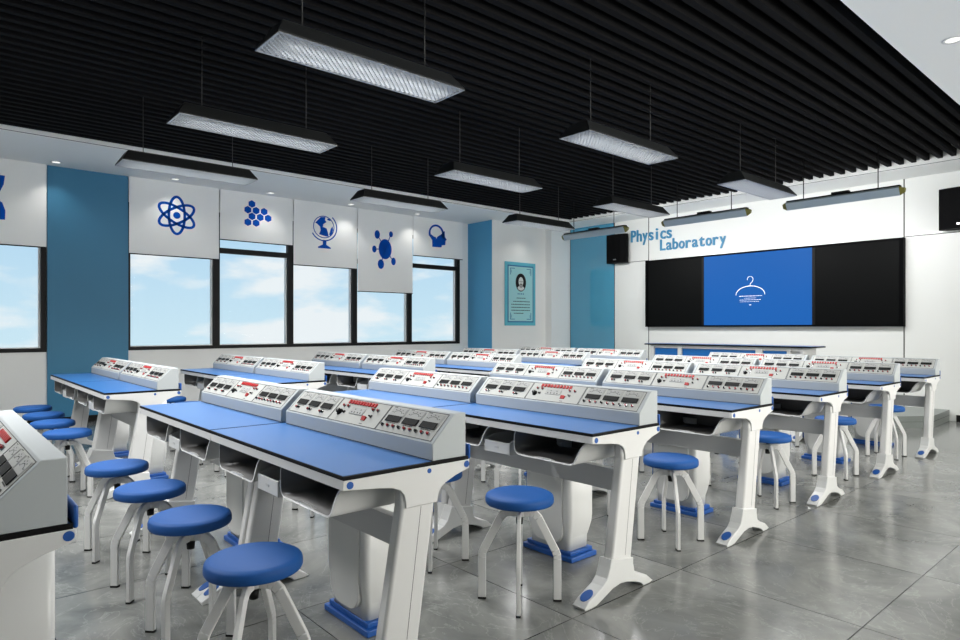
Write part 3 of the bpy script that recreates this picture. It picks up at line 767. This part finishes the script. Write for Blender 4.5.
# ------------------------------------------------------------------ power-supply console
CW = 1.228; SLOPE = math.sqrt(2) * 0.1
def rim(m, x0, x1, s0, s1, mt='ink', wd=0.0022, n0=0.0006, n1=0.0018):
    m.box(x0, x1, s0, s0 + wd, n0, n1, mt); m.box(x0, x1, s1 - wd, s1, n0, n1, mt)
    m.box(x0, x0 + wd, s0, s1, n0, n1, mt); m.box(x1 - wd, x1, s0, s1, n0, n1, mt)
def panel_mesh(w_):
    m = MB().box(0, w_, 0.008, SLOPE - 0.007, -0.001, 0.001, 'panel'); rim(m, 0, w_, 0.008, SLOPE - 0.007); return m
def meter_mesh():
    m = MB()
    m.box(0, 0.100, 0.058, 0.126, 0.001, 0.0025, 'face')
    m.box(0.002, 0.098, 0.056, 0.087, 0.0025, 0.006, 'dark', 0.0015, 1)
    for a in range(25, 156, 13):       # dial ticks
        x, y = 0.050 + 0.030 * math.cos(math.radians(a)), 0.095 + 0.018 * math.sin(math.radians(a))
        m.box(x - 0.0022, x + 0.0022, y - 0.0012, y + 0.0012, 0.0025, 0.0030, 'ink')
    for a in range(20, 161, 35):
        x, y = 0.050 + 0.040 * math.cos(math.radians(a)), 0.095 + 0.026 * math.sin(math.radians(a))
        m.box(x - 0.0030, x + 0.0030, y - 0.0015, y + 0.0015, 0.0025, 0.0030, 'ink')
    m.box(0.002, 0.024, 0.1275, 0.1295, 0.001, 0.002, 'ink')
    for i in range(5): m.box(0.018 + i * 0.013, 0.028 + i * 0.013, 0.050, 0.0535, 0.001, 0.0018, 'ink')
    m.box(0.1025, 0.108, 0.060, 0.128, 0.001, 0.0018, 'face')
    return m.mesh('meter')
def term_mesh(c_):
    return MB().cyl((0, 0, 0.001), (0, 0, 0.006), 0.0075, 0.0068, 'chrome', 12).cyl((0, 0, 0.006), (0, 0, 0.013), 0.0055, 0.0048, c_, 12).mesh('terminal')
CM = dict(meter=meter_mesh(), tr=term_mesh('dred'), tb=term_mesh('dark'))
CM['knob'] = MB().cyl((0, 0, 0.001), (0, 0, 0.004), 0.017, 0.016, 'dark', 18).cyl((0, 0, 0.004), (0, 0, 0.018), 0.012, 0.011, 'black', 14).box(-0.001, 0.001, 0, 0.010, 0.018, 0.019, 'white').mesh('knob')
CM['toggle'] = MB().cyl((0, 0, 0.001), (0, 0, 0.004), 0.008, 0.008, 'chrome', 12).cyl((0, 0, 0.004), (0, -0.005, 0.014), 0.003, 0.004, 'dark', 8).mesh('toggle')
m = MB().box(-0.015, 0.015, -0.010, 0.010, 0.001, 0.004, 'dred'); m.prism([(-0.009, 0.004), (0.009, 0.004), (0.009, 0.011), (-0.009, 0.005)], -0.013, 0.013, 'x', 'red'); CM['rocker'] = m.mesh('rocker_switch')
m = MB().box(-0.056, 0.056, -0.017, 0.019, 0.001, 0.004, 'face', 0.001, 1)
for q in (-0.036, -0.014, 0.012, 0.034): m.box(q - 0.003, q + 0.003, -0.011, -0.004, 0.004, 0.0045, 'dark')
for q in (-0.02, 0.025): m.box(q - 0.003, q + 0.003, 0.006, 0.011, 0.004, 0.0045, 'dark')
CM['socket'] = m.mesh('socket_outlet')
CM['key'] = MB().box(-0.0075, 0.0075, -0.010, 0.010, 0.001, 0.007, 'red', 0.001, 1).mesh('push_button')
def build_console():
    t = thing('instrument_console', 'x', 'instrument console', group='instrument consoles on the laboratory tables')
    prof = [(0, 0), (0, 0.062), (0.1, 0.162), (0.103, 0.163), (0.155, 0.163), (0.155, 0)]
    h = MB().prism(prof, 0, CW, 'x', 'cons', bev=0.003, seg=2)
    h.box(0.004, CW - 0.004, -0.0006, 0.002, -0.0, 0.003, 'ink')
    obj('housing', h, t)
    rot = (pi / 4, 0, 0)
    ps = [(0.020, 0.405), (0.428, 0.398), (0.830, 0.378)]
    for k, (x0, w_) in enumerate(ps):
        m = panel_mesh(w_)
        if k == 1:
            m.box(w_ * 0.66, w_ * 0.66 + 0.022, 0.018, 0.021, 0.001, 0.0016, 'ink')
        p = obj('control_panel', m, t, loc=(x0, 0.0, 0.062), rot=rot)
        if k == 0:
            for i in range(3):
                xx = 0.026 + i * 0.123
                obj('meter', CM['meter'], p, loc=(xx, 0, 0))
                obj('terminal', CM['tr'], p, loc=(xx + 0.030, 0.036, 0)); obj('terminal', CM['tb'], p, loc=(xx + 0.052, 0.036, 0))
        if k == 2:
            for i in range(3):
                xx = 0.020 + i * 0.118
                obj('meter', CM['meter'], p, loc=(xx, 0, 0))
            for i in range(9):
                obj('terminal', CM['tb'] if i % 3 == 0 else CM['tr'], p, loc=(0.030 + i * 0.0385, 0.036, 0))
        if k == 1:
            for i in range(10): obj('push_button', CM['key'], p, loc=(0.078 + i * 0.0235, 0.117, 0), label='red push button')
            for xx, ss in ((0.055, 0.092), (0.092, 0.092), (0.298, 0.094), (0.335, 0.094)): obj('terminal', CM['tr'], p, loc=(xx, ss, 0))
            obj('knob', CM['knob'], p, loc=(0.052, 0.056, 0)); obj('toggle', CM['toggle'], p, loc=(0.088, 0.060, 0))
            obj('socket_outlet', CM['socket'], p, loc=(0.185, 0.074, 0)); obj('rocker_switch', CM['rocker'], p, loc=(0.272, 0.045, 0), label='red rocker switch')
            obj('toggle', CM['toggle'], p, loc=(0.312, 0.062, 0))
    return t

# ------------------------------------------------------------------ stool
def build_stool():
    t = thing('lab_stool', 'x', 'stool', group='round blue-seated stools')
    R = 0.160
    s_ = MB().lathe([(0.0, 0.502), (0.10, 0.5018), (0.140, 0.500), (0.1465, 0.4975), (0.149, 0.4955), (0.155, 0.4925), (R - 0.002, 0.487), (R, 0.478), (R, 0.462), (R - 0.004, 0.455), (0.148, 0.452), (0.0, 0.452)], 'seat', 48)
    obj('seat', s_, t)
    obj('screw_spindle', MB().cyl((0, 0, 0.372), (0, 0, 0.452), 0.009, m='black', n=14).cyl((0, 0, 0.355), (0, 0, 0.385), 0.015, 0.017, 'black', 14).cyl((0, 0, 0.437), (0, 0, 0.4525), 0.02, 0.02, 'black', 14), t, label='black screw spindle')
    obj('hub', MB().cyl((0, 0, 0.392), (0, 0, 0.424), 0.022, m='white', n=18), t)
    for i in range(4):
        a = math.radians(45 + 90 * i); d = Vector((math.cos(a), math.sin(a), 0)); sd_ = Vector((-d.y, d.x, 0))
        pts = [d * 0.012 + Vector((0, 0, 0.408)), d * 0.050 + Vector((0, 0, 0.408)), d * 0.070 + Vector((0, 0, 0.403)), d * 0.088 + Vector((0, 0, 0.386)), d * 0.166 + Vector((0, 0, 0.236)), d * 0.174 + Vector((0, 0, 0.215)), d * 0.176 + Vector((0, 0, 0.195)), d * 0.176 + Vector((0, 0, 0.006))]
        l = obj('leg', MB().sweep(pts, 0.018, 0.036, 'white', side=sd_), t)
        f_ = obj('rubber_foot', MB().box(-0.019, 0.019, -0.010, 0.010, 0.0, 0.009, 'black'), l, loc=d * 0.176, rot=(0, 0, a), label='black rubber foot')
    return t

def place(proto, used, loc, label, rotz=0):
    o = proto if not used[0] else copy_tree(proto)
    used[0] = True
    o.location = loc; o['label'] = label; o.rotation_euler = (0, 0, rotz)
    return o
tb, cs, st = build_table(), build_console(), build_stool()
ub, uc, us = [False], [False], [False]
ROWS = [(0, -0.240, 'seventh'), (1, 1.035, 'sixth'), (2, 2.302, 'fifth'), (3, 3.580, 'fourth'), (4, 4.855, 'third'), (5, 6.130, 'second'), (6, 7.400, 'first')]
BLK = [('aisle', -1.850 - Wd), ('window', -5.385 - Wd)]
SEATN = ['aisle-end', 'second from aisle', 'third from aisle', 'window-end']
def rowname(i, w_): return {0: 'nearest row, cut by the left picture edge'}.get(i, '%s row from the screen' % w_)
for bi, (bn, X0) in enumerate(BLK):
    for i, Y0, w_ in ROWS:
        if bi == 1 and i == 0: continue
        for u in (0, 1):
            if i == 0 and u == 0: continue
            place(tb, ub, (X0 + u * Uw, Y0, 0), 'blue-topped laboratory table, %s of the %s-side pair, %s' % (('left', 'right')[u], bn, rowname(i, w_)))
            place(cs, uc, (X0 + u * Uw + (0.018 if u == 0 else 0.036), Y0 + 0.362, 0.7892), 'grey instrument console on %s half of %s-side table, %s' % (('left', 'right')[u], bn, rowname(i, w_).replace(', cut by the left picture edge', '')))
        if i == 0: continue
        for k, off in enumerate((0.283, 0.945, 1.575, 2.245)):
            jx, jy, jr = random.uniform(-.008, .008), random.uniform(-.008, .008), math.radians(random.uniform(-3, 3))
            place(st, us, (X0 + Wd - off - 0.010 + jx, Y0 - 0.185 + jy, 0), 'blue stool, %s, at %s-side table, %s' % (SEATN[k], bn, rowname(i, w_)), jr)
